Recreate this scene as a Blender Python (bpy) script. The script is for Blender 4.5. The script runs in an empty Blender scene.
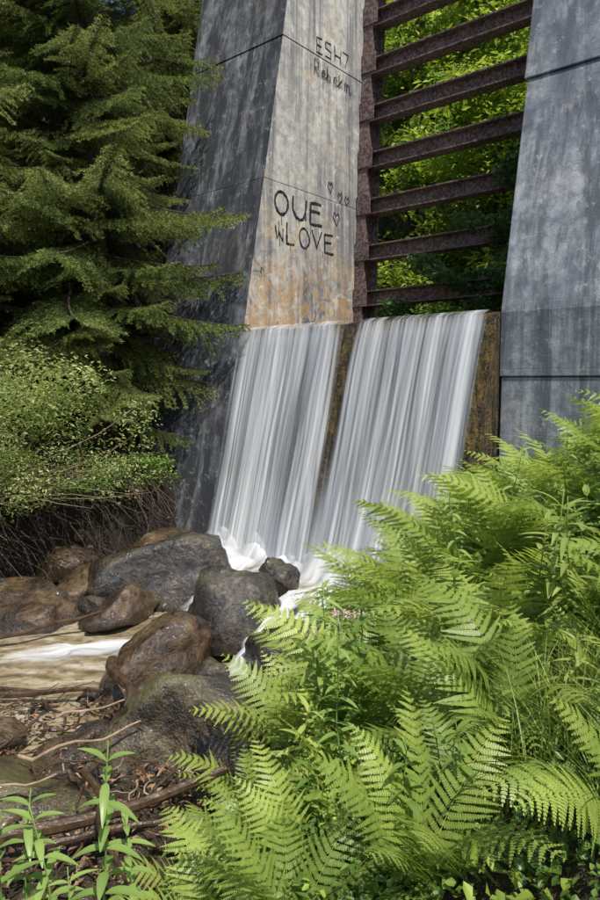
import bpy, math, random, bmesh
import numpy as np
from mathutils import Vector, Matrix, noise, Euler
random.seed(7); rng=np.random.default_rng(7)
S=bpy.context.scene
S.view_settings.view_transform='Standard'; S.view_settings.look='None'; S.view_settings.exposure=0
EYE=2.6
# ---------------- basic helpers ----------------
def link(o,parent=None):
    S.collection.objects.link(o)
    if parent is not None: o.parent=parent
    return o
def empty(name,loc=(0,0,0)):
    o=bpy.data.objects.new(name,None); o.empty_display_size=.2; S.collection.objects.link(o); return o
class MB:
    def __init__(s): s.v=[];s.f=[];s.t=[];s.uv={}
    def add(s,vs,fs,t=0.5):
        b=len(s.v); s.v.extend([tuple(p) for p in vs])
        if hasattr(t,'__len__'): s.t.extend(t)
        else: s.t.extend([t]*len(vs))
        s.f.extend([tuple(b+i for i in f) for f in fs])
    def mesh(s,name,mat,smooth=False):
        me=bpy.data.meshes.new(name); me.from_pydata(s.v,[],s.f); 
        a=me.attributes.new('tint','FLOAT','POINT'); a.data.foreach_set('value',np.array(s.t,dtype=np.float32))
        if mat: me.materials.append(mat)
        if smooth: me.polygons.foreach_set('use_smooth',[True]*len(me.polygons))
        me.update(); return me
    def obj(s,name,mat,parent=None,smooth=False):
        return link(bpy.data.objects.new(name,s.mesh(name,mat,smooth)),parent)
def inst(me,loc,rot,sc,parent,name):
    o=bpy.data.objects.new(name,me); o.location=loc; o.rotation_euler=rot
    o.scale=sc if hasattr(sc,'__len__') else (sc,sc,sc)
    return link(o,parent)
def tube(mb,pts,rads,n=7,t=0.5):
    pts=[Vector(p) for p in pts]; rings=[]
    for i,p in enumerate(pts):
        d=(pts[min(i+1,len(pts)-1)]-pts[max(i-1,0)]).normalized()
        a=d.orthogonal().normalized() if i==0 else (a-d*a.dot(d)).normalized()
        b=d.cross(a)
        rings.append([p+(a*math.cos(k*2*math.pi/n)+b*math.sin(k*2*math.pi/n))*rads[i] for k in range(n)])
    vs=[q for r in rings for q in r]; fs=[]
    for i in range(len(pts)-1):
        for k in range(n): fs.append((i*n+k,i*n+(k+1)%n,(i+1)*n+(k+1)%n,(i+1)*n+k))
    fs.append(tuple(range(n-1,-1,-1))); fs.append(tuple(range((len(pts)-1)*n,len(pts)*n)))
    mb.add(vs,fs,t)
def wander(p0,p1,n,amp,seed):
    p0=Vector(p0);p1=Vector(p1);out=[]
    for i in range(n+1):
        t=i/n; q=p0.lerp(p1,t)
        out.append(q+noise.noise_vector(Vector((t*2.5,seed*3.1,0)))*amp*(1 if i else 0))
    return out
# ---------------- shader helpers ----------------
class NT:
    def __init__(s,name):
        s.m=bpy.data.materials.new(name); s.m.use_nodes=True; s.t=s.m.node_tree; s.t.nodes.clear()
        s.out=s.n('ShaderNodeOutputMaterial')
    def n(s,ty,props=None,**ins):
        nd=s.t.nodes.new(ty)
        for k,v in (props or {}).items(): setattr(nd,k,v)
        for k,v in ins.items():
            s.set(nd.inputs[k.replace('_',' ')],v)
        return nd
    def set(s,sock,v):
        if isinstance(v,bpy.types.NodeSocket): s.t.links.new(v,sock)
        elif isinstance(v,bpy.types.Node): s.t.links.new(v.outputs[0],sock)
        elif hasattr(v,'__len__') and len(v)==3 and sock.type=='RGBA': sock.default_value=(*v,1)
        else: sock.default_value=v
    def pos(s,scale=(1,1,1)):
        g=s.n('ShaderNodeNewGeometry'); m=s.n('ShaderNodeMapping',Vector=g.outputs['Position']); m.inputs['Scale'].default_value=scale; return m.outputs[0]
    def noise(s,vec,sc,det=4,rough=.55,dist=0):
        return s.n('ShaderNodeTexNoise',Vector=vec,Scale=sc,Detail=det,Roughness=rough,Distortion=dist).outputs[0]
    def ramp(s,f,stops,interp='LINEAR'):
        r=s.n('ShaderNodeValToRGB',Fac=f); e=r.color_ramp.elements; r.color_ramp.interpolation=interp
        while len(e)<len(stops): e.new(.5)
        for i,(p,c) in enumerate(stops):
            e[i].position=p; e[i].color=(*c,1) if hasattr(c,'__len__') else (c,c,c,1)
        return r.outputs[0]
    def mix(s,f,a,b,mode='MIX'):
        m=s.n('ShaderNodeMix',dict(data_type='RGBA',blend_type=mode)); s.set(m.inputs[0],f); s.set(m.inputs[6],a); s.set(m.inputs[7],b); return m.outputs[2]
    def math(s,op,a,b=0.,c=None,clamp=False):
        m=s.n('ShaderNodeMath',dict(operation=op,use_clamp=clamp)); s.set(m.inputs[0],a); s.set(m.inputs[1],b)
        if c is not None: s.set(m.inputs[2],c)
        return m.outputs[0]
    def bump(s,h,st=.3,d=.02):
        return s.n('ShaderNodeBump',Height=h,Strength=st,Distance=d).outputs[0]
    def bsdf(s,**k):
        b=s.n('ShaderNodeBsdfPrincipled',**k); s.t.links.new(b.outputs[0],s.out.inputs[0]); return b
    def attr(s,name): return s.n('ShaderNodeAttribute',dict(attribute_name=name)).outputs['Fac']
    def z(s):
        return s.n('ShaderNodeSeparateXYZ',Vector=s.n('ShaderNodeNewGeometry').outputs['Position']).outputs[2]
    def nz(s):
        return s.n('ShaderNodeSeparateXYZ',Vector=s.n('ShaderNodeNewGeometry').outputs['Normal']).outputs[2]

def leafmat(name,dark,light,trans=.35,rough=.45,var=.25):
    t=NT(name); ti=t.attr('tint'); oi=t.n('ShaderNodeObjectInfo').outputs['Random']
    col=t.mix(ti,dark,light)
    f=t.math('MULTIPLY_ADD',oi,var*1.6,1-var)
    col=t.mix(1.,col,t.n('ShaderNodeCombineColor',Red=f,Green=t.math('POWER',f,.8),Blue=f),'MULTIPLY')
    b=t.bsdf(Base_Color=col,Roughness=rough)
    b.inputs['Specular IOR Level'].default_value=.4
    tr=t.n('ShaderNodeBsdfTranslucent',Color=t.mix(1.,col,(1.3,1.3,.8),'MULTIPLY'))
    ms=t.n('ShaderNodeMixShader',Fac=trans); t.t.links.new(b.outputs[0],ms.inputs[1]); t.t.links.new(tr.outputs[0],ms.inputs[2])
    t.t.links.new(ms.outputs[0],t.out.inputs[0]); return t.m

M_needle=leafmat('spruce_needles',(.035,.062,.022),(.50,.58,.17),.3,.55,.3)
M_fern=leafmat('fern_green',(.12,.20,.03),(.44,.54,.12),.4,.42,.35)
M_leafbright=leafmat('leaf_bright',(.13,.23,.03),(.58,.68,.13),.45,.4,.45)
M_leafmid=leafmat('leaf_mid',(.07,.15,.03),(.30,.43,.10),.38,.38,.45)
M_leafcool=leafmat('leaf_cool',(.06,.13,.05),(.22,.36,.16),.35,.4)
M_grass=leafmat('grass_green',(.16,.26,.05),(.46,.52,.15),.4,.45)
M_balsam=leafmat('balsam_leaf',(.14,.26,.06),(.38,.52,.15),.4,.35)
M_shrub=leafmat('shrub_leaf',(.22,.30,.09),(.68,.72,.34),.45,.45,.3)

def barkmat(name,c1,c2,rough=.85,sc=9):
    t=NT(name); n=t.noise(t.pos((1,1,.25)),sc,4,.6); c=t.ramp(n,[(.3,c1),(.7,c2)])
    t.bsdf(Base_Color=c,Roughness=rough,Normal=t.bump(n,.6,.03)); return t.m
M_bark=barkmat('bark',(.04,.028,.02),(.12,.09,.07))
M_wet=barkmat('wet_wood',(.02,.013,.009),(.11,.065,.035),.4,14)
M_root=barkmat('root_wood',(.015,.010,.007),(.12,.085,.06),.7,14)
M_dry=barkmat('dry_wood',(.20,.13,.08),(.46,.34,.22),.7,14)

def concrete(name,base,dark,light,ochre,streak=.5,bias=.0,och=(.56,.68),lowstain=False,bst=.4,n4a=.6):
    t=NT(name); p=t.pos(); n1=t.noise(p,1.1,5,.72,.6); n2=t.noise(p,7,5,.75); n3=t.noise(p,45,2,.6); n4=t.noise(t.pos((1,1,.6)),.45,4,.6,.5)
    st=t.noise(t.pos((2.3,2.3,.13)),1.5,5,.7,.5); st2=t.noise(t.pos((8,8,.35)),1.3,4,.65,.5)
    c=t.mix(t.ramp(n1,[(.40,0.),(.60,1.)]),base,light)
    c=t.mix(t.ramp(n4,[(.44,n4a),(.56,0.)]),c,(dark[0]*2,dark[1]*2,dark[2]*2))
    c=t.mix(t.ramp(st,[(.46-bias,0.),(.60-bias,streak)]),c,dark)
    z=t.z()
    fr=t.math('FRACT',t.math('MULTIPLY',t.math('SUBTRACT',z,3.55),1/2.4))
    below=t.ramp(fr,[(.45,0.),(.97,1.),(1.,.2)])
    c=t.mix(t.math('MULTIPLY',t.ramp(st2,[(.47,0.),(.66,.9)]),t.math('MULTIPLY_ADD',below,.75,.25)),c,dark)
    c=t.mix(t.ramp(n1,[(och[0],0.),(och[1],.65)]),c,ochre)
    c=t.mix(t.ramp(n2,[(.36,.65),(.54,0.)]),c,(dark[0]*1.6,dark[1]*1.6,dark[2]*1.6))
    c=t.mix(t.ramp(n2,[(.58,0.),(.70,.85)]),c,light)
    if lowstain:
        lo=t.ramp(t.math('MULTIPLY',z,.1),[(.34,1.),(.42,.95),(.52,0.)])
        blot=t.noise(p,2.3,5,.65,1.2)
        c=t.mix(t.math('MULTIPLY',lo,t.ramp(blot,[(.46,0.),(.51,.85),(.58,0.)])),c,(.50,.27,.08))
        c=t.mix(t.math('MULTIPLY',lo,t.ramp(blot,[(.58,0.),(.64,.8)])),c,(.66,.60,.48))
        c=t.mix(t.math('MULTIPLY',lo,t.ramp(blot,[(.38,.85),(.46,0.)])),c,(.10,.10,.11))
    fr=t.math('FRACT',t.math('MULTIPLY',t.math('SUBTRACT',z,3.55),1/.8)); ln=t.ramp(fr,[(0.,0.),(.012,1.),(.988,1.),(1.,0.)])
    h=t.math('MULTIPLY_ADD',n2,.6,t.math('MULTIPLY',n3,.35)); h=t.math('MULTIPLY_ADD',ln,.12,h)
    t.bsdf(Base_Color=c,Roughness=.85,Normal=t.bump(h,bst,.025)); return t.m
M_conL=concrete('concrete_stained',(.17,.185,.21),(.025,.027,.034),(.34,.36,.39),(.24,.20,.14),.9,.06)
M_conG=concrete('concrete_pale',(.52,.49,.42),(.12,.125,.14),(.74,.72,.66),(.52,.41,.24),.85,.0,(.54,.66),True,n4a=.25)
M_conR=concrete('concrete_grey',(.27,.29,.33),(.075,.085,.105),(.50,.525,.56),(.38,.37,.34),.8,.02,bst=.3)

def weirmat():
    t=NT('wet_mossy_concrete'); p=t.pos(); n=t.noise(p,2.4,5,.7,.6); st=t.noise(t.pos((3.5,3.5,.4)),3,4,.7); n3=t.noise(p,20,4,.75)
    c=t.ramp(n,[(.3,(.022,.02,.010)),(.45,(.08,.06,.016)),(.58,(.19,.12,.03)),(.72,(.09,.11,.03))])
    c=t.mix(t.ramp(st,[(.44,.9),(.58,0.)]),c,(.014,.012,.009))
    c=t.mix(t.ramp(n3,[(.52,0.),(.68,.7)]),c,(.28,.19,.07))
    t.bsdf(Base_Color=c,Roughness=.25,Normal=t.bump(t.math('ADD',n3,st),1.,.08)); return t.m
M_weir=weirmat()
def rustmat():
    t=NT('rusty_steel'); p=t.pos(); n=t.noise(p,3,4,.7); n2=t.noise(p,18,4,.7)
    c=t.ramp(n,[(.3,(.035,.018,.016)),(.5,(.085,.042,.034)),(.7,(.14,.075,.06))])
    up=t.ramp(t.nz(),[(.3,0.),(.8,1.)])
    c=t.mix(t.math('MULTIPLY',t.ramp(n2,[(.45,0.),(.60,1.)]),.6),c,(.30,.26,.25))
    c=t.mix(t.math('MULTIPLY',up,.6),c,(.34,.31,.28))
    t.bsdf(Base_Color=c,Roughness=.7,Normal=t.bump(n2,.5,.01)); return t.m
M_rust=rustmat()
def rockmat(name,cols,rough=.3,moss=.5):
    t=NT(name); p=t.pos(); n=t.noise(p,3.2,6,.7,.7); n2=t.noise(p,13,5,.7); n3=t.noise(p,60,2,.6)
    c=t.ramp(n,[(.36,cols[0]),(.47,cols[1]),(.58,cols[2]),(.69,cols[3])])
    c=t.mix(t.ramp(n2,[(.38,.8),(.52,0.)]),c,cols[0])
    c=t.mix(t.ramp(n3,[(.60,0.),(.72,.3)]),c,cols[3])
    mm=t.math('MULTIPLY',t.ramp(t.nz(),[(.35,0.),(.85,1.)]),t.ramp(n,[(.45,0.),(.6,moss)]))
    c=t.mix(mm,c,(.10,.10,.028))
    # waterline : soaked and darker near the stream level
    wl=t.ramp(t.z(),[(.02,.75),(.22,0.)]); c=t.mix(wl,c,(.02,.014,.009))
    h=t.math('MULTIPLY_ADD',n3,.2,n2)
    b=t.bsdf(Base_Color=c,Roughness=t.ramp(n2,[(.35,rough*.6),(.7,min(1,rough*1.8))]),Normal=t.bump(h,.9,.05))
    b.inputs['Coat Weight'].default_value=.8; b.inputs['Coat Roughness'].default_value=.07
    t.set(b.inputs['Coat Normal'],t.bump(n2,.6,.04)); return t.m
M_rockB=rockmat('wet_brown_rock',[(.018,.011,.007),(.065,.036,.018),(.14,.08,.038),(.27,.20,.14)],.3,.2)
M_rockD=rockmat('wet_dark_rock',[(.009,.008,.007),(.028,.022,.017),(.07,.05,.033),(.19,.17,.15)],.25,.35)
M_rockM=rockmat('mossy_rock',[(.018,.014,.009),(.065,.046,.022),(.13,.095,.045),(.24,.21,.17)],.3,.95)
def groundmat():
    t=NT('ground_soil'); p=t.pos(); n=t.noise(p,1.5,4,.65); n2=t.noise(p,13,5,.7); n3=t.noise(p,55,2,.7)
    c=t.ramp(n2,[(.3,(.014,.010,.007)),(.5,(.045,.03,.018)),(.7,(.11,.08,.05))])
    c=t.mix(t.ramp(n,[(.45,0.),(.65,.6)]),c,(.04,.05,.015))
    c=t.mix(t.ramp(n3,[(.55,0.),(.7,.4)]),c,(.20,.15,.10))
    c=t.mix(t.ramp(t.nz(),[(.45,.85),(.75,0.)]),c,(.016,.011,.008))  # undercut bank shade painted into the colour: steep slopes go near-black brown
    t.bsdf(Base_Color=c,Roughness=.6,Normal=t.bump(t.math('ADD',n2,n3),.9,.05)); return t.m
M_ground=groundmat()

# ---------------- dam frame ----------------
R0=Vector((2.384,8.0,0)); U=Vector((-.766,.642,0)).normalized(); W=Vector((.642,.766,0)).normalized()
ZC=EYE+.84; VL=4.281
def P(v,w,z): return R0+U*v+W*w+Vector((0,0,z))
def prism(profile,v0,v1,name,mat,parent,bev=.03,mats=None):
    n=len(profile); vs=[P(v0,w,z) for w,z in profile]+[P(v1,w,z) for w,z in profile]
    fs=[tuple(range(n)),tuple(range(2*n-1,n-1,-1))]+[((i+1)%n,i,n+i,n+(i+1)%n) for i in range(n)]
    mb=MB(); mb.add(vs,fs); me=mb.mesh(name,mat)
    bm=bmesh.new(); bm.from_mesh(me); bmesh.ops.recalc_face_normals(bm,faces=bm.faces)
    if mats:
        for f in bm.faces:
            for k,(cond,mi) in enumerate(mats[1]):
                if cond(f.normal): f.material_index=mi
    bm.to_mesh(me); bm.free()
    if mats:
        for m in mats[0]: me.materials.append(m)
    o=bpy.data.objects.new(name,me); link(o,parent)
    if bev:
        b=o.modifiers.new('b','BEVEL'); b.width=bev; b.segments=2; b.limit_method='ANGLE'
    return o
TOP=10.2
def pf(z,base=0.): return base+.2*(z-ZC)
lp=empty('concrete_pier')
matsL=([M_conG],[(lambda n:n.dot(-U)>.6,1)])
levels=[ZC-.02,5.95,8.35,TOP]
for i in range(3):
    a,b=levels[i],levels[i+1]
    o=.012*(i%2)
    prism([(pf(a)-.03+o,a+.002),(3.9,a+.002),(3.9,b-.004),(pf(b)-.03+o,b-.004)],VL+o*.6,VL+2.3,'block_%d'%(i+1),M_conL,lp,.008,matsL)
prism([(-.24*(ZC+1.2)-.05,-1.2),(3.8,-1.2),(3.8,ZC-.022),(-.05,ZC-.022)],VL+.004,VL+2.4,'base',M_conL,lp,.03)
rp=empty('concrete_pier')
levels=[-.5,2.66,6.34,TOP]
for i in range(3):
    a,b=levels[i],levels[i+1]
    if i==0: prof=[(.13,a),(3.9,a),(3.9,b-.006),(.13,b-.006)]
    elif i==1: prof=[(.115,a+.002),(3.9,a+.002),(3.9,b-.006),(pf(b,.1),b-.006),(.10,ZC)]
    else: prof=[(pf(a,.075),a),(3.9,a),(3.9,b),(pf(b,.075),b)]
    prism(prof,-.004-.02*(i==0)+.03*(i==2),-3.6,'block_%d'%(i+1),M_conR,rp,.014)
wr=empty('weir_wall')
nu,nz_=150,70
grid=[]
for i in range(nu):
    v=VL*i/(nu-1); row=[]
    prof=[(6,ZC-.02),(3,ZC-.01),(.5,ZC-.005),(.12,ZC),(.03,ZC-.03),(0,ZC-.12)]+[(-.24*(ZC-z),z) for z in np.linspace(ZC-.2,-1.,nz_)]
    for (w,z) in prof:
        e=.03*noise.fractal(Vector((v*2.2,z*2.2,w*2)),1,2,4)+.012*noise.noise(Vector((v*11,z*11,w*8)))
        if w>1: e=0
        row.append(P(v,w-e*1.3,z+(e*.8 if abs(z-ZC)<.2 else 0)))
    grid.append(row)
m=len(grid[0]); mb=MB()
vs=[p for r in grid for p in r]; fs=[(i*m+j,i*m+j+1,(i+1)*m+j+1,(i+1)*m+j) for i in range(nu-1) for j in range(m-1)]
b0=len(vs); vs+=[P(0,6,-1),P(VL,6,-1)]
fs.append(tuple(list(range(m))+[b0])); fs.append(tuple([(nu-1)*m+j for j in range(m-1,-1,-1)]+[b0+1]))
mb.add(vs,fs); mb.obj('body',M_weir,wr,False)
gate=empty('steel_debris_rack')
def ibeam(v0,v1,w,z,h,d,name):
    k=.028
    prof=[(-d/2,-h/2),(d/2,-h/2),(d/2,-h/2+k),(k*.6,-h/2+k),(k*.6,h/2-k),(d/2,h/2-k),(d/2,h/2),(-d/2,h/2),(-d/2,h/2-k),(-k*.6,h/2-k),(-k*.6,-h/2+k),(-d/2,-h/2+k)]
    prism([(w+a,z+b) for a,b in prof],v0,v1,name,M_rust,gate,0)
for i in range(8):
    z=4.23+.885*i
    w=3.25+.05*(z-ZC)
    ibeam(.003,VL-.003,w,z,.30,.28,'beam_%d'%(i+1))
mb=MB()
def boxw(v0,v1,w0,w1,z0,z1,sl=0):
    vs=[]
    for z in (z0,z1):
        q=sl*(z-ZC); vs+=[P(v0,w0+q,z),P(v1,w0+q,z),P(v1,w1+q,z),P(v0,w1+q,z)]
    mb.add(vs,[(0,1,2,3),(7,6,5,4),(0,4,5,1),(1,5,6,2),(2,6,7,3),(3,7,4,0)])
boxw(VL-.015,VL-.215,3.0,3.03,ZC,TOP,.05)
boxw(VL-.10,VL-.13,3.031,3.40,ZC,TOP,.05)
boxw(VL-.015,VL-.215,3.401,3.43,ZC,TOP,.05)
for i in range(8):
    z=4.23+.885*i; q=.05*(z-ZC); boxw(VL-.01,VL-.33,2.965+q,2.985+q,z-.17,z+.17)
mb.obj('post',M_rust,gate)

# graffiti
tg=NT('black_paint'); pg=tg.noise(tg.pos(),14,3,.7)
tg.bsdf(Base_Color=tg.ramp(pg,[(.45,(.010,.010,.012)),(.7,(.09,.09,.095))]),Roughness=.6); M_ink=tg.m
mb=MB()
def stroke(pts,s0,z0,sw,sh,wd):
    q=[]
    for i in range(len(pts)-1):
        for k in range(6):
            t=k/6; q.append((pts[i][0]*(1-t)+pts[i+1][0]*t,pts[i][1]*(1-t)+pts[i+1][1]*t))
    q.append(pts[-1])
    q=[(s0+a*sw,z0+b*sh) for a,b in q]
    q=[(a+.03*noise.noise(Vector((a*3.5,b*3.5,1))),b+.035*noise.noise(Vector((a*3.5,b*3.5,9)))) for a,b in q]
    vs=[]
    for i,(a,b) in enumerate(q):
        i0=max(i-1,0); i1=min(i+1,len(q)-1); dx=q[i1][0]-q[i0][0]; dz=q[i1][1]-q[i0][1]; l=math.hypot(dx,dz) or 1
        nx,nz=-dz/l*wd/2,dx/l*wd/2
        w2=1+.6*noise.noise(Vector((a*9,b*9,3)))
        vs+=[P(VL-.006,a+nx*w2,b+nz*w2),P(VL-.006,a-nx*w2,b-nz*w2)]
    mb.add(vs,[(2*i,2*i+1,2*i+3,2*i+2) for i in range(len(q)-1)])
circ=[(.5+.5*math.cos(a),.5+.5*math.sin(a)) for a in np.linspace(math.pi/2,math.pi*2.5+.25,14)]
LT={'O':[circ],'U':[[(0,1),(.02,.35),(.2,.05),(.5,0),(.8,.1),(.95,.4),(1,1)],[(.95,.4),(1,0)]],'E':[[(.9,1),(0,.97),(0,0),(.95,.03)],[(0,.52),(.75,.52)]],
'L':[[(.1,1),(0,0),(.8,.03)]],'V':[[(0,1),(.45,0),(1,1)]],'S':[[(.9,.95),(.1,.9),(.1,.55),(.85,.5),(.85,.05),(0,0)]],'H':[[(0,1),(0,0)],[(1,1),(.95,0)],[(0,.5),(1,.5)]],'7':[[(0,1),(1,1),(.4,0)]],
'R':[[(0,0),(0,1),(.8,.9),(.7,.55),(0,.5),(.9,0)]],'e':[[(.05,.3),(.8,.35),(.6,.6),(.15,.5),(.1,.1),(.8,.05),(1.3,.2)]],'b':[[(0,1),(0,0),(.7,.1),(.7,.45),(0,.45)]],'k':[[(0,1),(0,0)],[(.7,.6),(0,.25),(.8,0)]],'m':[[(0,0),(.05,.6),(.4,.5),(.45,0),(.5,.5),(.9,.5),(1,0),(1.6,.1)]],
'h':[[(.5,0),(.05,.6),(.25,1),(.5,.7),(.75,1),(.95,.6),(.5,0)]]}
def write(txt,s,z,sw,sh,wd,gap):
    for ch in txt:
        for st in LT.get(ch,[]): stroke(st,s,z+random.uniform(-.02,.02),sw,sh,wd)
        s+=sw+gap
write('OUE',.72,5.44,.36,.38,.046,.12)
write('LOVE',1.02,5.00,.28,.34,.038,.08)
stroke([(0,1),(.1,0),(.5,.6),(.9,0),(1,1)],.74,5.0,.2,.22,.028); stroke([(.4,1.1),(.5,-.3)],.74,5.0,.2,.3,.022)
for a,b,l in ((.9,5.44,.16),(1.35,5.44,.12),(1.7,5.44,.2),(1.12,5.0,.12),(2.05,5.0,.14)): stroke([(0,0),(.2,-1)],a,b,.02,l,.012)
write('ESH7',1.85,8.42,.19,.26,.022,.07)
write('Rebekm',1.8,8.02,.15,.25,.018,.03)
write('h',2.2,6.1,.14,.2,.018,0);write('h',2.5,5.98,.14,.2,.018,0);write('h',2.7,5.95,.16,.2,.018,0);write('h',2.35,5.5,.22,.26,.018,0)
mb.obj('graffiti_lettering',M_ink,lp)

# ---------------- terrain ----------------
TOEY=[-5,1,2,3.4,4.8,6.8,7.5,9,12]; TOEX=[-2.6,-1.5,-1.05,-.5,.10,1.0,1.6,2.2,2.4]
BY=[-10,2,4,5.5,7.8,9.3,10.3,12,14]; BX=[-9,-8,-7,-5,-3.7,-2.9,-2.0,-1.6,-1.2]
def sm(t): 
    t=np.clip(t,0,1); return t*t*(3-2*t)
def terr(x,y):
    x=np.asarray(x,float); y=np.asarray(y,float)
    d=x-np.interp(y,TOEY,TOEX)
    z=np.full_like(x,-.22)
    z=z+.80*sm(d/.8)+.46*np.maximum(d-.6,0)
    z=np.where(d>4,z+.3*(d-4),z)
    z=z+.42*sm((4.5-y)/.9)*sm((.3-d)/.6)
    xl=np.interp(y,BY,BX)
    d2=xl-x
    z=z+1.35*sm(d2/.38)+.45*np.maximum(d2-.5,0)
    rx=x-R0.x; ry=y-R0.y; v=rx*U.x+ry*U.y; w=rx*W.x+ry*W.y
    zu=3.15+.06*np.maximum(w,0)+.55*np.maximum(np.abs(v-2.1)-3.2,0)+.35*np.maximum(w-9,0)
    k=sm((w+.1)/1.3)
    z=z*(1-k)+zu*k
    return np.minimum(z,32+.02*(np.abs(x)+np.abs(y)))
def tz(x,y): return float(terr(np.array([x]),np.array([y]))[0])
n=280
s=np.linspace(-1,1,n); 
gx=-1+(np.sinh(s*4.4)/math.sinh(4.4))*95
gy=6+(np.sinh(s*4.4)/math.sinh(4.4))*95
X,Y=np.meshgrid(gx,gy); Z=terr(X,Y)
V=np.stack([X.ravel(),Y.ravel(),Z.ravel()],1)
for i in range(len(V)):
    x,y=V[i,0],V[i,1]; r=max(abs(x+1),abs(y-6))
    V[i,2]+= .10*noise.fractal(Vector((x*1.3,y*1.3,0)),1.,2.,4)*(1 if r<14 else 6)
    if r<9:
        V[i,2]+=.05*noise.noise(Vector((x*6,y*6,5)))
        V[i,0]+=.10*noise.noise(Vector((x*2,y*4,V[i,2]*4))); V[i,1]+=.08*noise.noise(Vector((x*2,y*4,V[i,2]*4+9)))
mb=MB(); idx=np.arange(n*n).reshape(n,n)
mb.add(V.tolist(),np.stack([idx[:-1,:-1],idx[:-1,1:],idx[1:,1:],idx[1:,:-1]],-1).reshape(-1,4).tolist())
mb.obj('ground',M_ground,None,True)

# ---------------- water ----------------
def watermat():
    t=NT('stream_water'); p=t.pos(); n=t.noise(p,5,3,.5); n2=t.noise(t.pos((1,3,1)),2.0,4,.6,.8); n5=t.noise(p,9,4,.7)
    c=t.ramp(n2,[(.33,(.14,.10,.05)),(.50,(.32,.26,.16)),(.64,(.48,.43,.34)),(.76,(.68,.68,.65))])
    c=t.mix(t.ramp(n5,[(.38,.55),(.50,0.)]),c,(.09,.062,.03))
    t.bsdf(Base_Color=c,Roughness=.05,Normal=t.bump(n,.35,.05)); return t.m
mb=MB(); g=50
for j in range(g):
    for i in range(g):
        x=-10+13*i/(g-1); y=4+8.0*j/(g-1)
        mb.v.append((x,y,.0+.012*noise.noise(Vector((x*3,y*3,0))))); mb.t.append(.5)
mb.f=[(j*g+i,j*g+i+1,(j+1)*g+i+1,(j+1)*g+i) for j in range(g-1) for i in range(g-1)]
mb.obj('stream_water',watermat(),None,True)

def foammat(name,us,vs,lo,hi,mx=.92,cd=(.38,.43,.50)):
    t=NT(name)
    uv=t.n('ShaderNodeAttribute',dict(attribute_name='flow')).outputs['Vector']
    m=t.n('ShaderNodeMapping',Vector=uv); m.inputs['Scale'].default_value=(us,vs,1)
    n1=t.noise(m.outputs[0],1.,3,.6); 
    m2=t.n('ShaderNodeMapping',Vector=uv); m2.inputs['Scale'].default_value=(us*3.7,vs*1.3,1)
    n2=t.noise(m2.outputs[0],1.,2,.6)
    dn=t.attr('dens')
    f=t.math('MULTIPLY_ADD',n1,.62,t.math('MULTIPLY',n2,.38))
    a=t.math('ADD',f,t.math('SUBTRACT',dn,.5))
    a=t.math('MULTIPLY',t.ramp(a,[(lo,0.),(hi,1.)],'EASE'),mx)
    col=t.mix(t.ramp(f,[(.36,0.),(.62,1.)]),cd,(.93,.94,.95))
    d=t.n('ShaderNodeBsdfDiffuse',Color=col,Normal=t.bump(f,.35,.05))
    tr=t.n('ShaderNodeBsdfTranslucent',Color=col)
    ms=t.n('ShaderNodeMixShader',Fac=.25); t.t.links.new(d.outputs[0],ms.inputs[1]); t.t.links.new(tr.outputs[0],ms.inputs[2])
    tp=t.n('ShaderNodeBsdfTransparent')
    m3=t.n('ShaderNodeMixShader',Fac=a); t.t.links.new(tp.outputs[0],m3.inputs[1]); t.t.links.new(ms.outputs[0],m3.inputs[2])
    t.t.links.new(m3.outputs[0],t.out.inputs[0]); return t.m
def flowmesh(name,grid,flow,dens,mat,parent):
    nu,nv=len(grid),len(grid[0])
    me=bpy.data.meshes.new(name)
    vs=[tuple(p) for r in grid for p in r]
    fs=[(i*nv+j,i*nv+j+1,(i+1)*nv+j+1,(i+1)*nv+j) for i in range(nu-1) for j in range(nv-1)]
    me.from_pydata(vs,[],fs); me.materials.append(mat)
    a=me.attributes.new('flow','FLOAT_VECTOR','POINT'); a.data.foreach_set('vector',np.array([c for r in flow for p in r for c in p],dtype=np.float32))
    a=me.attributes.new('dens','FLOAT','POINT'); a.data.foreach_set('value',np.array([c for r in dens for c in r],dtype=np.float32))
    me.polygons.foreach_set('use_smooth',[True]*len(me.polygons)); me.update()
    return link(bpy.data.objects.new(name,me),parent)
wf=empty('waterfall')
def bumpf(x,c,w): return math.exp(-((x-c)/w)**2)
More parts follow.
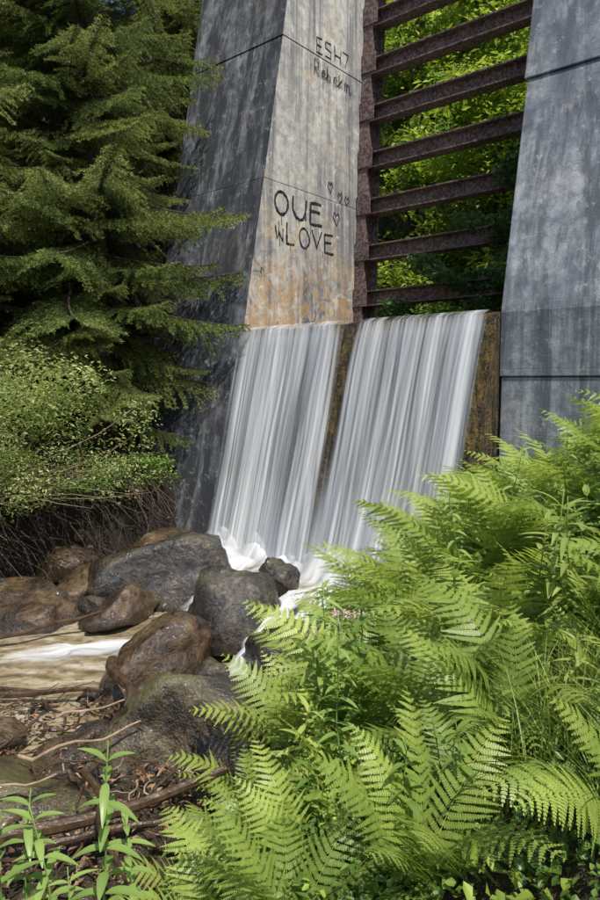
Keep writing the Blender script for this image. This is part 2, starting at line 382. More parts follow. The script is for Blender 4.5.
for L in range(2):
    grid=[];flow=[];dens=[]
    nu=300; nv=50
    for i in range(nu):
        u=.03+(VL-.06)*i/(nu-1); r1=[];r2=[];r3=[]
        for j in range(nv):
            s_=j/(nv-1)
            if s_<.15:
                k=s_/.15; w=.8*(1-k); z=ZC+.065-.025*k*k; drop=0
            else:
                k=(s_-.15)/.85; drop=k*(ZC+.05); z=ZC+.035-drop
                w=-.085-.24*drop-.05*L-(.03+.36*(1-u/VL))*(drop/3.4)**.8*(.65+.3*L)
            if drop>0:
                w-=.05*min(1,drop*2)*noise.noise(Vector((u*7+L*11,drop*.25,0)))+.02*min(1,drop)*noise.noise(Vector((u*22+L*7,drop*.3,0)))
            base=.11*noise.noise(Vector((u*1.7,L*5,drop*.12)))+.15*noise.noise(Vector((u*4.5,L*9+drop*.18,2)))+.06*noise.noise(Vector((u*13,L*3+drop*.22,7)))
            r1.append(P(u,w,z)); r2.append((u+.06*noise.noise(Vector((u*2,drop*.8,L))),s_*4+L*13,L*7.7))
            wob=.08*noise.noise(Vector((drop*.9,4,0)))
            gap=bumpf(u,2.10+wob,.19)*max(0,1-.26*drop)
            dd=.72+base-.46*gap
            if u<1.9: dd-=.035
            dd-=.10*bumpf(u,2.75+wob*.5,.05)*max(0,1-.2*drop)+.12*bumpf(u,3.55-wob*.4,.05)+.10*bumpf(u,3.1,.03)
            dd-=.45*max(0,1-u/.10)+.3*max(0,1-(VL-u)/.10)
            dd+=.12*max(0,(drop-2.2))-.10*L-.16*bumpf(drop,0,.12)
            r3.append(dd)
        grid.append(r1);flow.append(r2);dens.append(r3)
    flowmesh('sheet_%d'%(L+1),grid,flow,dens,foammat('falling_water_%d'%L,5.2,.14,.40,.84,.93),wf)
M_foam=foammat('white_water',2.6,.8,.36,.86,.88,(.62,.66,.70))
grid=[];flow=[];dens=[]
for i in range(120):
    u=.0+(VL+.1)*i/119; r1=[];r2=[];r3=[]
    for j in range(24):
        k=j/23; w=-.62-.35*(1-u/VL)-k*1.25
        z=.04+.28*math.exp(-((k-.14)/.20)**2)*(.8+.9*noise.noise(Vector((u*3.5,k*3,0))))+.03*noise.noise(Vector((u*6,k*8,3)))
        r1.append(P(u,w,z)); r2.append((u,k*1.5,3)); r3.append(1.0-.85*k**.9-.3*max(0,1-min(u,VL-u)/.3)-.5*max(0,1-k/.08))
    grid.append(r1);flow.append(r2);dens.append(r3)
flowmesh('splash_foam',grid,flow,dens,M_foam,wf)
def ribbon(pts,wid,name,dz=.0,seed=0,d0=.62):
    pts=[Vector(p) for p in pts]; n=30; c=[]
    for i in range(n):
        t=i/(n-1)*(len(pts)-1); a=min(int(t),len(pts)-2); f=t-a; f=f*f*(3-2*f) if len(pts)>2 else f
        c.append(pts[a].lerp(pts[a+1],f))
    grid=[];flow=[];dens=[]
    for j in range(16):
        q=j/15*2-1; r1=[];r2=[];r3=[]
        for i in range(n):
            t=(c[min(i+1,n-1)]-c[max(i-1,0)]); sd=Vector((-t.y,t.x,0)).normalized()
            wd=wid*(.8+.4*noise.noise(Vector((i*.15,seed,0))))
            p=c[i]+sd*q*wd/2+Vector((0,0,.06*(1-q*q)+.05*noise.noise(Vector((q*3,i*.25,seed)))+dz))
            r1.append(p); r2.append((q*wid*1.2,i*.1,seed)); e=min(i,n-1-i)/(n*.25)
            r3.append(d0-.6*q*q*abs(q)-.35*max(0,1-e))
        grid.append(r1);flow.append(r2);dens.append(r3)
    return flowmesh(name,grid,flow,dens,M_foam,wf)
ribbon([(.35,7.2,.2),(-.05,6.5,.36),(-.25,6.05,.34),(-.40,5.65,.15),(-.62,5.15,.03)],.45,'cascade_1',0.02,1,.92)
ribbon([(-1.2,9.2,.12),(-.95,8.4,.17),(-.95,7.5,.14),(-1.05,6.8,.05)],.85,'cascade_2',.05,2,.92)
ribbon([(-1.05,6.45,.03),(-1.6,6.15,.02),(-2.2,6.0,.01),(-2.8,5.8,.01)],.6,'cascade_3',-.015,3,.74)
ribbon([(.6,7.3,.35),(.35,6.6,.42),(.05,6.0,.34),(-.15,5.4,.12),(-.3,4.9,.05)],.42,'cascade_4',0,4,.88)
ribbon([(-.45,5.3,.05),(-.65,4.95,.04),(-1.1,4.8,.02)],.38,'cascade_5',0,5,.84)

# ---------------- rocks ----------------
def rock(name,loc,size,mat,seed,rot=0,cuts=9,parent=None,sub=4):
    bm=bmesh.new(); bmesh.ops.create_icosphere(bm,subdivisions=sub,radius=1)
    r=random.Random(seed); pl=[]
    for i in range(cuts):
        v=Vector((r.gauss(0,1),r.gauss(0,1),r.gauss(0,.8))).normalized(); pl.append((v,r.uniform(.5,.8)))
    for v in bm.verts:
        p=v.co.copy()
        for nn,d in pl:
            e=p.dot(nn)-d
            if e>0: p-=nn*e*.97
        p+=p.normalized()*(.13*noise.fractal(p*1.8+Vector((seed*7.3,0,0)),1,2,5)+.06*noise.noise(p*6+Vector((seed,3,0))))
        v.co=p*1.12
    me=bpy.data.meshes.new(name); bm.to_mesh(me); bm.free(); me.materials.append(mat)
    me.polygons.foreach_set('use_smooth',[True]*len(me.polygons))
    o=bpy.data.objects.new(name,me); o.location=loc; o.scale=(size[0]/2*1.15,size[1]/2*1.15,size[2]/2*1.15); o.rotation_euler=(r.uniform(-.15,.15),r.uniform(-.15,.15),rot)
    return link(o,parent)
rocks=[((-1.6,7.6,.2),(1.45,1.1,.90),M_rockD,3,.3),((-1.95,6.85,.08),(.75,.6,.5),M_rockB,4,.8),((-2.95,6.95,.1),(1.2,.8,.55),M_rockB,5,.2),
((-2.55,7.55,.12),(.8,.6,.5),M_rockB,6,1.),((-.68,6.3,.26),(.9,.8,.85),M_rockD,17,.5),((-.2,7.0,.42),(.38,.36,.5),M_rockD,8,0),
((-1.28,5.6,.12),(1.0,.75,.62),M_rockB,9,.5),((-.12,5.45,.18),(.65,.6,.55),M_rockD,10,.2),((-.85,4.3,.12),(1.3,1.05,.88),M_rockM,11,.6),
((-1.75,3.35,.12),(1.5,1.0,.45),M_rockM,12,.2),((-1.42,4.95,.0),(.42,.35,.35),M_rockB,13,.4),((-.35,3.95,.1),(.6,.6,.5),M_rockD,14,.9),
((-.72,5.35,.05),(.35,.3,.3),M_rockD,15,.9),((-2.3,7.1,.05),(.45,.4,.35),M_rockD,16,.4),((-3.6,7.3,.15),(.8,.7,.5),M_rockD,18,.4),((-1.0,5.0,.05),(.3,.35,.3),M_rockB,19,.1),
((-2.9,8.3,.2),(.8,.6,.5),M_rockB,20,.4),((-2.2,8.3,.2),(.8,.7,.5),M_rockD,21,.9),((-1.95,9.2,.25),(.9,.7,.6),M_rockB,22,.9),((.15,6.3,.12),(.5,.5,.45),M_rockD,23,.9),((-.15,4.6,.15),(.6,.6,.5),M_rockD,24,.3),((-1.5,4.2,.12),(.5,.4,.3),M_rockB,25,.3),((-2.3,4.2,.12),(.7,.5,.3),M_rockB,26,.3)]
for l,sz,m,sd,ro in rocks: rock('river_boulder',l,sz,m,sd,ro)
stones=empty('river_stones')
SM=[]
for k in range(9):
    o=rock('stone_shape',(0,0,0),(2,2,1.3),[M_rockB,M_rockD,M_rockM][k%3],100+k,0,6,stones,3); SM.append(o.data); bpy.data.objects.remove(o)
for i in range(260):
    if i<180: x,y=random.uniform(-3.6,-.3),random.uniform(2.4,5.3)
    else: x,y=random.uniform(-3.8,-1.2),random.uniform(6.4,9.6)
    sz=random.uniform(.03,.12); inst(random.choice(SM),(x,y,max(tz(x,y),-.05)),(random.uniform(-.4,.4),random.uniform(-.4,.4),random.uniform(0,6)),sz,stones,'stone_%d'%i)

mb=MB()
def stick(a,b,r,seed,amp=.06,mbx=None):
    pts=wander(a,b,9,amp,seed); tube(mbx or mb,pts,[r*(1-.55*i/9) for i in range(10)],7)
stick((-2.1,2.45,.42),(-.42,3.35,.48),.05,1,.10); stick((-1.6,2.9,.42),(-.5,3.0,.42),.025,41,.10); stick((-1.2,3.4,.45),(-.75,2.6,.5),.02,42,.10)
stick((-2.6,5.05,.08),(-1.35,5.0,.12),.03,3); stick((-3.4,5.2,.1),(-2.2,5.15,.06),.035,4)
stick((-1.5,5.0,.38),(-1.15,4.35,.30),.05,14,.05)
stick((-3.2,6.0,.1),(-2.0,6.6,.2),.03,5)
for i in range(220):
    x,y=random.uniform(-3.2,-.4),random.uniform(2.2,4.9)
    a=random.uniform(0,6.3); l=random.uniform(.15,.7); z=max(tz(x,y),0)+.05
    stick((x,y,z+random.uniform(0,.1)),(x+l*math.cos(a),y+l*math.sin(a),z+random.uniform(0,.18)),random.uniform(.004,.015),i*1.7,.08)
for i in range(60):
    x,y=random.uniform(-4.2,-1.6),random.uniform(7.4,10)
    a=random.uniform(0,6.3); l=random.uniform(.3,.9); z=max(tz(x,y),0)+.05
    stick((x,y,z),(x+l*math.cos(a),y+l*math.sin(a),z+random.uniform(0,.3)),random.uniform(.005,.015),i*2.7,.09)
mb.obj('driftwood',M_wet)
mb=MB()
stick((-1.7,3.7,.36),(-1.0,3.95,.46),.012,31,.10); stick((-1.9,3.0,.45),(-1.3,3.35,.45),.010,32,.10); stick((-1.75,4.45,.2),(-1.3,4.6,.25),.012,33,.05)
for i in range(90):
    x,y=random.uniform(-3.0,-.5),random.uniform(2.3,4.8)
    a=random.uniform(0,6.3); l=random.uniform(.1,.4); z=max(tz(x,y),0)+.07
    stick((x,y,z),(x+l*math.cos(a),y+l*math.sin(a),z+random.uniform(0,.1)),random.uniform(.002,.007),i*1.3,.05)
mb.obj('dry_twigs',M_dry)
tl=NT('dead_leaf'); tl.bsdf(Base_Color=tl.mix(tl.attr('tint'),(.06,.03,.017),(.36,.20,.10)),Roughness=.5)
mb=MB()
for i in range(4200):
    if i<3000: x,y=random.uniform(-3.6,-.2),random.uniform(2.0,4.9)
    else: x,y=random.uniform(-5,-1.5),random.uniform(6.8,10.4)
    z=max(tz(x,y),.02)+random.uniform(.03,.09); a=random.uniform(0,6.3); l=random.uniform(.012,.036)
    d=Vector((math.cos(a),math.sin(a),random.uniform(-.5,.5)))*l; e=Vector((-math.sin(a),math.cos(a),random.uniform(-.4,.4)))*l*.45; p=Vector((x,y,z)); up=Vector((0,0,l*.25))
    mb.add([p-d,p-e+up,p+d,p+e+up],[(0,1,2),(0,2,3)],random.random()**2)
mb.obj('leaf_litter',tl.m)

# ---------------- spruce ----------------
def needles(mb,segs,step=.017,ln=.028,wd=.0055):
    for p0,p1,tint in segs:
        d=p1-p0; L=d.length
        if L<1e-4: continue
        d=d/L; a=d.orthogonal().normalized(); b=d.cross(a)
        k=max(2,int(L/step))
        for i in range(k):
            q=p0+d*(L*(i+random.random()*.5)/k)
            for s_ in range(3):
                th=random.uniform(0,6.283)
                o=a*math.cos(th)+b*math.sin(th)
                tip=q+(o*.85+d*.7)*ln*random.uniform(.7,1.15)
                sd=d.cross(o)*wd*.5
                if s_==2: sd=d*wd*.6
                mb.add([q-sd,q+sd,tip],[(0,1,2)],min(1,max(0,tint+random.uniform(-.12,.15))))
def spruce_branch(seed,L=2.4):
    random.seed(seed); mb=MB(); wood=MB(); segs=[]
    def ax(t): return Vector((t*L, .06*L*math.sin(t*3+seed), -.20*L*t**1.2+.16*L*t**3))
    tube(wood,[ax(i/8) for i in range(9)],[.020*(1-i/9)+.003 for i in range(9)],5)
    t=.10
    while t<1:
        p=ax(t); tl=(ax(min(1,t+.02))-ax(t-.02)).normalized()
        for sd in (-1,1):
            sl=min(.66,(1-t)*.75*L*.55+.10)*random.uniform(.6,1.2)*(min(1,t*4))
            yaw=math.radians(random.uniform(45,64))
            side=Vector((0,sd,0)); d=(tl*math.cos(yaw)+side*math.sin(yaw)); d.z-=random.uniform(.05,.35)
            q=[p+d*(sl*k/5)+Vector((0,0,-.3*sl*(k/5)**2)) for k in range(6)]
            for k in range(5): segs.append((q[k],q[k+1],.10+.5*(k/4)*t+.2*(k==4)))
            m=max(2,int(sl/.05))
            for k in range(1,m):
                f=k/m; i0=min(4,int(f*5)); pp=q[i0].lerp(q[i0+1],f*5-i0)
                for s2 in (-1,1):
                    tlen=.17*(1-f*.6)*random.uniform(.5,1.1)
                    dd=(d.normalized()*.65+tl*(.5 if s2>0 else -.1)+Vector((0,sd*s2*-.5,0))*.6); dd.z-=random.uniform(.0,.7); dd.normalize()
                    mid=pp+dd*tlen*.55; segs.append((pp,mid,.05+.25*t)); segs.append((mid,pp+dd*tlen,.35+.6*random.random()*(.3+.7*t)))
        t+=.05/L*1.4
    for k in range(10): segs.append((ax(.75+.025*k),ax(.75+.025*(k+1)),.6))
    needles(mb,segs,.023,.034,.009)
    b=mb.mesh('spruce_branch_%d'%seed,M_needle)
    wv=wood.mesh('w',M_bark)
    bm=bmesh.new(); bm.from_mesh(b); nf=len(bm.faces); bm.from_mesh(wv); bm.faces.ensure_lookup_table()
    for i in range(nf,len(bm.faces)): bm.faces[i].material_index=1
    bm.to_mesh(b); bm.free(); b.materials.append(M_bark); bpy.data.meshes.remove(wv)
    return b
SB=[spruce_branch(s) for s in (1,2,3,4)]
random.seed(11)
def spruce(x,y,H,rad,z0=.5,step=.30,per=8,ex=.62):
    base=tz(x,y)-.2; root=empty('spruce_tree'); 
    mb=MB(); tube(mb,[(x,y,base),(x+.05,y,base+H*.3),(x,y,base+H*.7),(x,y,base+H)],[.020*H,.015*H,.008*H,.01],10); mb.obj('trunk',M_bark,root)
    z=z0; k=0
    while z<H-.3:
        f=z/H; L=rad*(1-f)**ex+.15
        if f<.08: L*=.8
        nb=per if z<H*.8 else 5
        for i in range(nb):
            a=k*1.3+i*6.283/nb+random.uniform(-.45,.45)
            l=L*random.uniform(.45,1.13); pit=math.radians(random.uniform(-6,18)+(-22*f+4))
            inst(random.choice(SB),(x,y,base+z+random.uniform(-.2,.2)),(random.uniform(-.3,.3),pit,a),(l/2.4,l/2.4*random.uniform(.9,1.2),l/2.4),root,'branch_%d'%(len(root.children)))
        z+=step*(1 if f<.5 else .85); k+=1
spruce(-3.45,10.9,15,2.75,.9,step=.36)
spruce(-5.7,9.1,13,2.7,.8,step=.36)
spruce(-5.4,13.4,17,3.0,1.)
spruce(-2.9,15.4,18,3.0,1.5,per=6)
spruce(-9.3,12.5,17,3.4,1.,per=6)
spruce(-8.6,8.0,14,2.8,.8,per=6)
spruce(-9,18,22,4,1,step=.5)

# ---------------- broadleaf clusters ----------------
def cluster(name,mat,n,rad,ls,seed,flat=.8,wr=.5):
    r=random.Random(seed); mb=MB()
    for i in range(n):
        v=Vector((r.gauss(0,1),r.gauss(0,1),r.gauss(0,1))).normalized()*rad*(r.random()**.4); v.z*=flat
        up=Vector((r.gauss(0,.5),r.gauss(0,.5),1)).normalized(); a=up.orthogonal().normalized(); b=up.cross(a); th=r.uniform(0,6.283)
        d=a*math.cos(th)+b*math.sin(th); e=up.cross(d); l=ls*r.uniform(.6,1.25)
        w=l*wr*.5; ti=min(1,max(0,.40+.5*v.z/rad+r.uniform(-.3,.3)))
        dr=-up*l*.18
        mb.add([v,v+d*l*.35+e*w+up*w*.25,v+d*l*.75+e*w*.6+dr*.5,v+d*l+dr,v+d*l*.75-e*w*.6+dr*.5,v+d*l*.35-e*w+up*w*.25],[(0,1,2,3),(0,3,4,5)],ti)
    return mb.mesh(name,mat)
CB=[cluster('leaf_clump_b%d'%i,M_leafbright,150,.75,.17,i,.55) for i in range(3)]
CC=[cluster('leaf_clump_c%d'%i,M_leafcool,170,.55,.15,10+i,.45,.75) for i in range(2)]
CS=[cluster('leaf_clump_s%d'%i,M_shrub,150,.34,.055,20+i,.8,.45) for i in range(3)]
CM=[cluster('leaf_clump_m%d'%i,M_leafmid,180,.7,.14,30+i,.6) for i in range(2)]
def tree(x,y,H,cr,clumps,nc,name='deciduous_tree',zlow=.25,cs=1.):
    base=tz(x,y)-.2; root=empty(name); mb=MB(); lean=Vector((random.uniform(-.6,.6),random.uniform(-.6,.6),0))
    top=Vector((x,y,base+H*.85))+lean; st=Vector((x,y,base))
    tube(mb,wander(st,top,8,.3,x),[.016*H*(1-.1*i) for i in range(9)],8)
    tips=[]
    for i in range(14):
        f=zlow+(.95-zlow)*i/14; p=st.lerp(top,f); a=i*2.4+random.uniform(-.4,.4); l=cr*(1-.55*f)*random.uniform(.8,1.1)
        q=p+Vector((math.cos(a)*l,math.sin(a)*l,l*random.uniform(.2,.6)))
        pts=wander(p,q,5,.25,i+x); tube(mb,pts,[.005*H*(1-.17*k) for k in range(6)],5)
        tips+=pts[2:]
    mb.obj('trunk_and_limbs',M_bark,root)
    for i in range(nc):
        p=random.choice(tips)+Vector((random.gauss(0,.35),random.gauss(0,.35),random.gauss(0,.3)))*(cr/2.8)
        inst(random.choice(clumps),p,(random.uniform(-.4,.4),random.uniform(-.4,.4),random.uniform(0,6.3)),cs*random.uniform(.6,1.15),root,'leaf_clump_%d'%i)
def Pt(v,w): q=P(v,w,0); return q.x,q.y
MX=CB+CM[:1]
for v,w,H,cr,c,nc in [(3.9,8.5,8,2.6,CB,80),(1.0,9.5,9,3,CB,90),(-2.0,9,10,3,CB,70),(5.5,12,14,3.3,CB,110),(7.8,11,15,3.3,MX,110),(2.4,14,15,4,CB,140),(-1.5,14,15,4,CB,120),(6.5,16,19,4,MX,130),(9.5,14,18,4,MX,110),(3.5,20,20,5,CB,140),(-1,21,20,5,MX,130),(-6,18,18,5,CM,90),(8.5,22,22,5,MX,130)]:
    x,y=Pt(v,w); tree(x,y,H,cr,c,nc,zlow=.08,cs=1.0+.02*w)
for (x,y,H) in [(7,12,12),(10,14,14),(9.5,8.5,11)]: tree(x,y,H,3.3,CM,70)
us=empty('undergrowth')
for i in range(150):
    v=random.uniform(-3,6.5); w=random.uniform(6,12); x,y=Pt(v,w)
    inst(random.choice(CB+CM),(x,y,tz(x,y)+random.uniform(.1,1.6)),(0,0,random.uniform(0,6)),random.uniform(.7,1.2),us,'clump_%d'%i)
hf=empty('hillside_forest')
for i in range(520):
    v=random.uniform(-25,30); w=random.uniform(22,60); x,y=Pt(v,w); sc=random.uniform(3,5)
    inst(random.choice(CM+CB[:1]),(x,y,tz(x,y)+random.uniform(.5,5)),(0,0,random.uniform(0,6)),sc,hf,'crown_%d'%i)
mp=empty('maple_sapling'); mb=MB()
x0,y0=Pt(.9,4.6)
for k,(v,w,z) in enumerate([(1.2,2.7,4.35),(2.0,2.9,4.2),(.7,2.5,4.7),(1.5,2.6,5.3),(2.6,3.0,4.6),(.5,2.6,5.6),(1.1,2.9,6.2),(3.1,3.1,4.15)]):
    q=P(v,w,z); tube(mb,wander((x0,y0,4.3),q,6,.12,k),[.03,.026,.022,.018,.013,.009,.005],5)
    for i in range(4):
        pp=Vector((x0,y0,4.3)).lerp(q,.55+.15*i)+Vector((random.gauss(0,.15),random.gauss(0,.15),random.gauss(0,.1)))
        inst(random.choice(CC),pp,(random.uniform(-.3,.3),random.uniform(-.3,.3),random.uniform(0,6)),random.uniform(.45,.75),mp,'leaf_clump_%d_%d'%(k,i))
tube(mb,[(x0,y0,3.3),(x0,y0,4.3)],[.05,.035],8)
mb.obj('stems',M_bark,mp)
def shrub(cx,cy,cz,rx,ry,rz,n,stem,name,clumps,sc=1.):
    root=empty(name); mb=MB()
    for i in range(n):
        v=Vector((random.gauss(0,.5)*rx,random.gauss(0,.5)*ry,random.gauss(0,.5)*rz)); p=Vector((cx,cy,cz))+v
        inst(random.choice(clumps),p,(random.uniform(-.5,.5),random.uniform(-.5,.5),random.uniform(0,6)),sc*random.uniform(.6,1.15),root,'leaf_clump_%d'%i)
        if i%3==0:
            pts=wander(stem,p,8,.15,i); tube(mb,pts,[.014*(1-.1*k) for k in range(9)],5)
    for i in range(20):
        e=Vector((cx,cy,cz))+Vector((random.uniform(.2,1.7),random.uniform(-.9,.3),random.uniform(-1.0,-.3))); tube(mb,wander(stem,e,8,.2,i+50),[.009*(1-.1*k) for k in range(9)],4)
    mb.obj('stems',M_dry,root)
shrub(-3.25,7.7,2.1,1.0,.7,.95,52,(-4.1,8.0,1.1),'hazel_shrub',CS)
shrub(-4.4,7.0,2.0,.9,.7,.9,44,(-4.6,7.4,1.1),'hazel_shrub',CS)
mb=MB()
for i in range(170):
    y=random.uniform(6.0,10.2); xl=float(np.interp(y,BY,BX)); x=xl+random.uniform(-.25,.2)
    z=1.15+random.uniform(-.2,.2); r0=random.uniform(.3,1); tube(mb,wander((x-.2,y,z+.1),(x+.35+random.uniform(-.2,.4),y-.3+random.uniform(-.5,.4),random.uniform(.1,.8)),7,.25,i),[.011*(1-.1*k)*r0 for k in range(8)],5)
mb.obj('exposed_roots',M_root)

# ---------------- ferns ----------------
def fern(seed,nf=9):
    r=random.Random(seed); mb=MB()
    for k in range(nf):
        phi=k*6.283/nf+r.uniform(-.4,.4); L=r.uniform(.65,1.1); el0=math.radians(r.uniform(60,88)); bend=math.radians(r.uniform(45,105))
        h=Vector((math.cos(phi),math.sin(phi),0)); S_=Vector((-math.sin(phi),math.cos(phi),0))
        N=24; p=Vector((0,0,0)); pts=[]; tw=r.uniform(-.5,.5); sb=r.uniform(-.35,.35)
        for i in range(N+1):
            t=i/N; el=el0-bend*t**1.25; hh=(h+S_*sb*t).normalized(); T=hh*math.cos(el)+Vector((0,0,math.sin(el))); pts.append((p.copy(),T)); p+=T*L/N
        tube(mb,[q for q,_ in pts[::3]],[.0035*(1-.09*i) for i in range(len(pts[::3]))],4,.8)
        tf=r.uniform(-.25,.15)
        for i in range(4,N+1):
            t=i/N; q,T=pts[i]; Nn=T.cross(S_); S2=(S_*math.cos(tw)+Nn*math.sin(tw)).normalized(); Nn=T.cross(S2)
            pr=(min(1,(t-.08)/.34)**.8)*(1-t)**.7*1.4 if t<1 else .03
            l=L*.22*min(1,pr)+.006
            for sd in (-1,1):
                D=(S2*sd*math.cos(.45)+T*math.sin(.45)+Nn*r.uniform(-.2,.1)).normalized()
                l2=l*r.uniform(.85,1.1); m=max(3,int(l2/.011))
                cv=Vector((0,0,-1))*r.uniform(.05,.3)+T*.15
                for j in range(m):
                    f=(j+.5)/m; b=q+D*l2*f+cv*l2*f*f; Dj=(D+cv*2*f).normalized(); E=(T-Dj*T.dot(Dj)).normalized(); w=l2/m*.49; ll=min(.0160,l2*.17)*(1-f**1.8)*r.uniform(.85,1.1)+.002
                    c=min(1,max(0,.35+.45*t+tf+r.uniform(-.12,.12)))
                    for s2 in (-1,1):
                        Ed=(E*s2+Dj*.3)
                        mb.add([b-Dj*w,b+Ed*ll*.85-Dj*w*.9,b+Ed*ll+Dj*w*.55,b+Dj*w],[(0,1,2,3)],c)
    return mb.mesh('fern_fronds_%d'%seed,M_fern)
FE=[fern(s,n) for s,n in ((1,9),(2,8),(3,10),(4,7),(5,9),(6,8))]
random.seed(5)
ft=empty('fern_thicket'); placed=[]
def xtoe(y): return float(np.interp(y,TOEY,TOEX))
tries=0
while len(placed)<190 and tries<9000:
    tries+=1
    y=random.uniform(1.75,8.6); x=random.uniform(-1,5.6); d=x-xtoe(y)
    if d<.15 or abs(x)>.62*y+.8: continue
    if y<2.7 and d<.75: continue
    w=(x-R0.x)*W.x+(y-R0.y)*W.y
    if w>-.35: continue
    v=(x-R0.x)*U.x+(y-R0.y)*U.y
    if v>-.1 and w>-1.5: continue
    if any((x-a)**2+(y-b)**2<.31**2 for a,b in placed): continue
    placed.append((x,y)); sc=random.uniform(.8,1.15)
    if y<2.6: sc*=.62
    elif y<3.4: sc*=.85
    elif y>3.9: sc*=1.2
    if d<.4: sc*=.8
    inst(random.choice(FE),(x,y,tz(x,y)-.03),(random.uniform(-.2,.2),random.uniform(-.2,.15),random.uniform(0,6.3)),sc,ft,'fern_%d'%len(placed))

def leaf(mb,b,d,up,L,wd,droop,tint,n=6):
    e=d.cross(up).normalized(); vs=[];ts=[]
    for i in range(n+1):
        t=i/n; w=wd*.5*math.sin(math.pi*min(1,t**.8*.96+.02))**.8
        c=b+d*L*t-up*droop*L*t*t
        vs+=[c+e*w+up*w*.35,c,c-e*w+up*w*.35]; ts+=[tint,min(1,tint+.15),tint]
    fs=[]
    for i in range(n):
        a=i*3; fs+=[(a,a+1,a+4,a+3),(a+1,a+2,a+5,a+4)]
    mb.add(vs,fs,ts)
def herb(name,seed,H,nl,LL,wd,mat):
    r=random.Random(seed); mb=MB(); top=Vector((r.uniform(-.08,.08),r.uniform(-.08,.08),H)); pts=wander((0,0,0),top,8,.04,seed)
    tube(mb,pts,[.006*(1-.08*i) for i in range(9)],5,.7)
    for i in range(nl):
        f=.2+.8*i/nl; p=pts[min(7,int(f*8))].lerp(pts[min(8,int(f*8)+1)],f*8-int(f*8)); a0=i*1.57+r.uniform(-.3,.3)
        for s_ in (0,math.pi):
            a=a0+s_; el=r.uniform(.1,.5)+.5*(f>.9); d=Vector((math.cos(a)*math.cos(el),math.sin(a)*math.cos(el),math.sin(el))); up=Vector((-math.cos(a)*math.sin(el),-math.sin(a)*math.sin(el),math.cos(el)))
            leaf(mb,p,d,up,LL*(1.15-.55*f)*r.uniform(.8,1.1),wd*(1.1-.5*f),r.uniform(.3,.7),min(1,.25+.55*f+r.uniform(-.1,.1)))
    return mb.mesh(name,mat,True)
HB=[herb('herb_%d'%s,s,random.uniform(.55,.8),11,.16,.035,M_grass) for s in (1,2,3)]
HN=[herb('nettle_%d'%s,s,random.uniform(.5,.75),10,.12,.05,M_leafmid) for s in (4,5,6)]
HT=[herb('balsam_%d'%s,s,random.uniform(1.0,1.2),14,.15,.042,M_balsam) for s in (7,8,9)]
def grass(seed):
    r=random.Random(seed); mb=MB()
    for i in range(60):
        a=r.uniform(0,6.28); L=r.uniform(.25,.6); p=Vector((r.gauss(0,.07),r.gauss(0,.07),0)); ln=r.uniform(.15,.8); w=r.uniform(.002,.0045); h=Vector((math.cos(a),math.sin(a),0)); e=Vector((-math.sin(a),math.cos(a),0)); vs=[]
        for k in range(6):
            t=k/5; c=p+Vector((0,0,L*(t-.35*ln*t*t)))+h*L*ln*t*t; ww=w*(1-t**2)+.0004; vs+=[c-e*ww,c+e*ww]
        mb.add(vs,[(2*k,2*k+1,2*k+3,2*k+2) for k in range(5)],r.random())
    return mb.mesh('grass_tuft_%d'%seed,M_grass)
GR=[grass(s) for s in (1,2,3)]
hp=empty('bank_herbs')
for i in range(360):
    y=random.uniform(1.7,8); x=random.uniform(-1.4,5); d=x-xtoe(y)
    if d<.1 or abs(x)>.6*y+.6: continue
    if (x-R0.x)*W.x+(y-R0.y)*W.y>-.4: continue
    sc=random.uniform(.8,1.35)*(.6 if y<2.5 else 1)
    inst(random.choice(HB+HN+HN+HT[:1]),(x,y,tz(x,y)-.03),(random.uniform(-.2,.2),random.uniform(-.2,.2),random.uniform(0,6.3)),sc,hp,'herb_%d'%i)
for x,y,sc in [(.12,3.0,1.3),(.28,3.25,1.3),(-.02,3.3,1.1),(.35,2.85,1.15),(.2,3.7,1.2)]:
    inst(random.choice(HN),(x,y,tz(x,y)),(random.uniform(-.1,.1),random.uniform(-.1,.1),random.uniform(0,6)),sc,hp,'nettle_%.2f'%x)
lh=empty('balsam_plant')
for k,(x,y,ztop) in enumerate([(-.72,2.05,1.46),(-.82,2.2,1.24),(-.60,2.2,1.10),(-.90,1.9,1.32),(-1.0,2.1,1.25),(-.66,1.85,1.10)]):
    zb=tz(x,y); sc=(ztop-zb)/1.1
    inst(HT[k%3],(x,y,zb),(random.uniform(-.06,.06),random.uniform(-.06,.06),random.uniform(0,6)),(min(1.1,sc),min(1.1,sc),sc),lh,'stem_%d'%k)
tf_=NT('pink_petals'); tf_.bsdf(Base_Color=(.66,.42,.50),Roughness=.6)
fl=empty('hemp_agrimony'); mb=MB()
for (x,y,z) in [(.2,3.4,1.36),(.3,3.5,1.31),(.08,3.45,1.22)]:
    tube(mb,[(x,y,.4),(x+.02,y,z-.1),(x,y,z)],[.004,.003,.003],5)
    for i in range(70):
        q=Vector((x+random.gauss(0,.03),y+random.gauss(0,.03),z+random.gauss(0,.012))); a=random.uniform(0,6); d=Vector((math.cos(a),math.sin(a),.3))*.007; e=Vector((-math.sin(a),math.cos(a),.2))*.004
        mb.add([q-d,q-e,q+d,q+e],[(0,1,2,3)])
mb.obj('flower_heads',tf_.m,fl)
gp=empty('grass_tufts')
for i in range(150):
    y=random.uniform(1.5,7.5); x=random.uniform(-1.3,5)
    if i<80: y=random.uniform(1.7,3.4); x=random.uniform(.8,2.2)
    d=x-xtoe(y)
    if d<0 or abs(x)>.6*y+.6: continue
    if (x-R0.x)*W.x+(y-R0.y)*W.y>-.3: continue
    inst(random.choice(GR),(x,y,tz(x,y)-.02),(0,0,random.uniform(0,6)),random.uniform(.5,1.0),gp,'tuft_%d'%i)
CG=[cluster('ground_leaves_%d'%i,M_leafbright if i==2 else M_leafmid,150,.24,.042,40+i,.45,.7) for i in range(3)]
gc=empty('ground_cover')
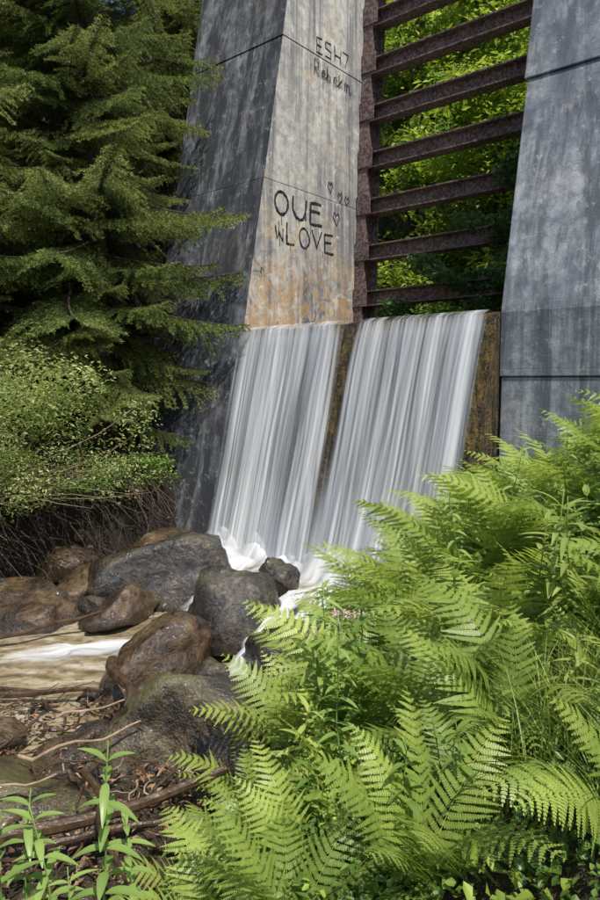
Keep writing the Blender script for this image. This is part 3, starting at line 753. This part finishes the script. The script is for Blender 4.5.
for i in range(560):
    y=random.uniform(1.5,8); x=random.uniform(-1.6,5)
    if i<120: y=random.uniform(1.6,2.8); x=random.uniform(-1.0,.4)
    d=x-xtoe(y)
    if d<.05 or abs(x)>.6*y+.6 : continue
    if (x-R0.x)*W.x+(y-R0.y)*W.y>-.3: continue
    inst(random.choice(CG),(x,y,tz(x,y)+.08),(random.uniform(-.3,.3),random.uniform(-.3,.3),random.uniform(0,6)),random.uniform(.7,1.2),gc,'clump_%d'%i)
for i in range(120):
    x=random.uniform(-7,-2.0); y=random.uniform(6.5,11)
    if tz(x,y)<.8: continue
    inst(random.choice(CG),(x,y,tz(x,y)+.08),(0,0,random.uniform(0,6)),random.uniform(.7,1.5),gc,'clump_l%d'%i)
# turf lip hanging over the undercut left bank
for i in range(75):
    y=random.uniform(5.8,10.3); xl=float(np.interp(y,BY,BX)); x=xl-random.uniform(-.12,.30)
    inst(random.choice(CG[:2]+CS[:1]),(x,y,1.12+random.uniform(-.12,.3)),(random.uniform(-.3,.3),random.uniform(-.3,.3),random.uniform(0,6)),random.uniform(.8,1.4),gc,'lip_%d'%i)

# ---------------- world / sun / camera ----------------
az=Vector((.38,-.72,0)).normalized(); EL=math.radians(60)
sd=Vector((az.x*math.cos(EL),az.y*math.cos(EL),math.sin(EL)))
wd=bpy.data.worlds.new('World'); S.world=wd; wd.use_nodes=True; nt=wd.node_tree
sky=nt.nodes.new('ShaderNodeTexSky'); sky.sky_type='NISHITA'; sky.sun_disc=False; sky.sun_elevation=EL; sky.sun_rotation=math.atan2(az.x,az.y)
bg=nt.nodes['Background']; nt.links.new(sky.outputs[0],bg.inputs[0]); bg.inputs[1].default_value=.15
sl=bpy.data.lights.new('sun','SUN'); sl.energy=5.0; sl.angle=math.radians(.5); sl.color=(1,.95,.86)
so=bpy.data.objects.new('sun',sl); so.rotation_euler=sd.to_track_quat('Z','Y').to_euler(); link(so)
cd=bpy.data.cameras.new('camera'); cd.sensor_fit='VERTICAL'; cd.sensor_height=36; cd.sensor_width=24; cd.lens=26; cd.clip_end=500; cd.clip_start=.05
co=bpy.data.objects.new('camera',cd); co.location=(0,0,EYE); co.rotation_euler=(math.radians(84),0,0); link(co); S.camera=co
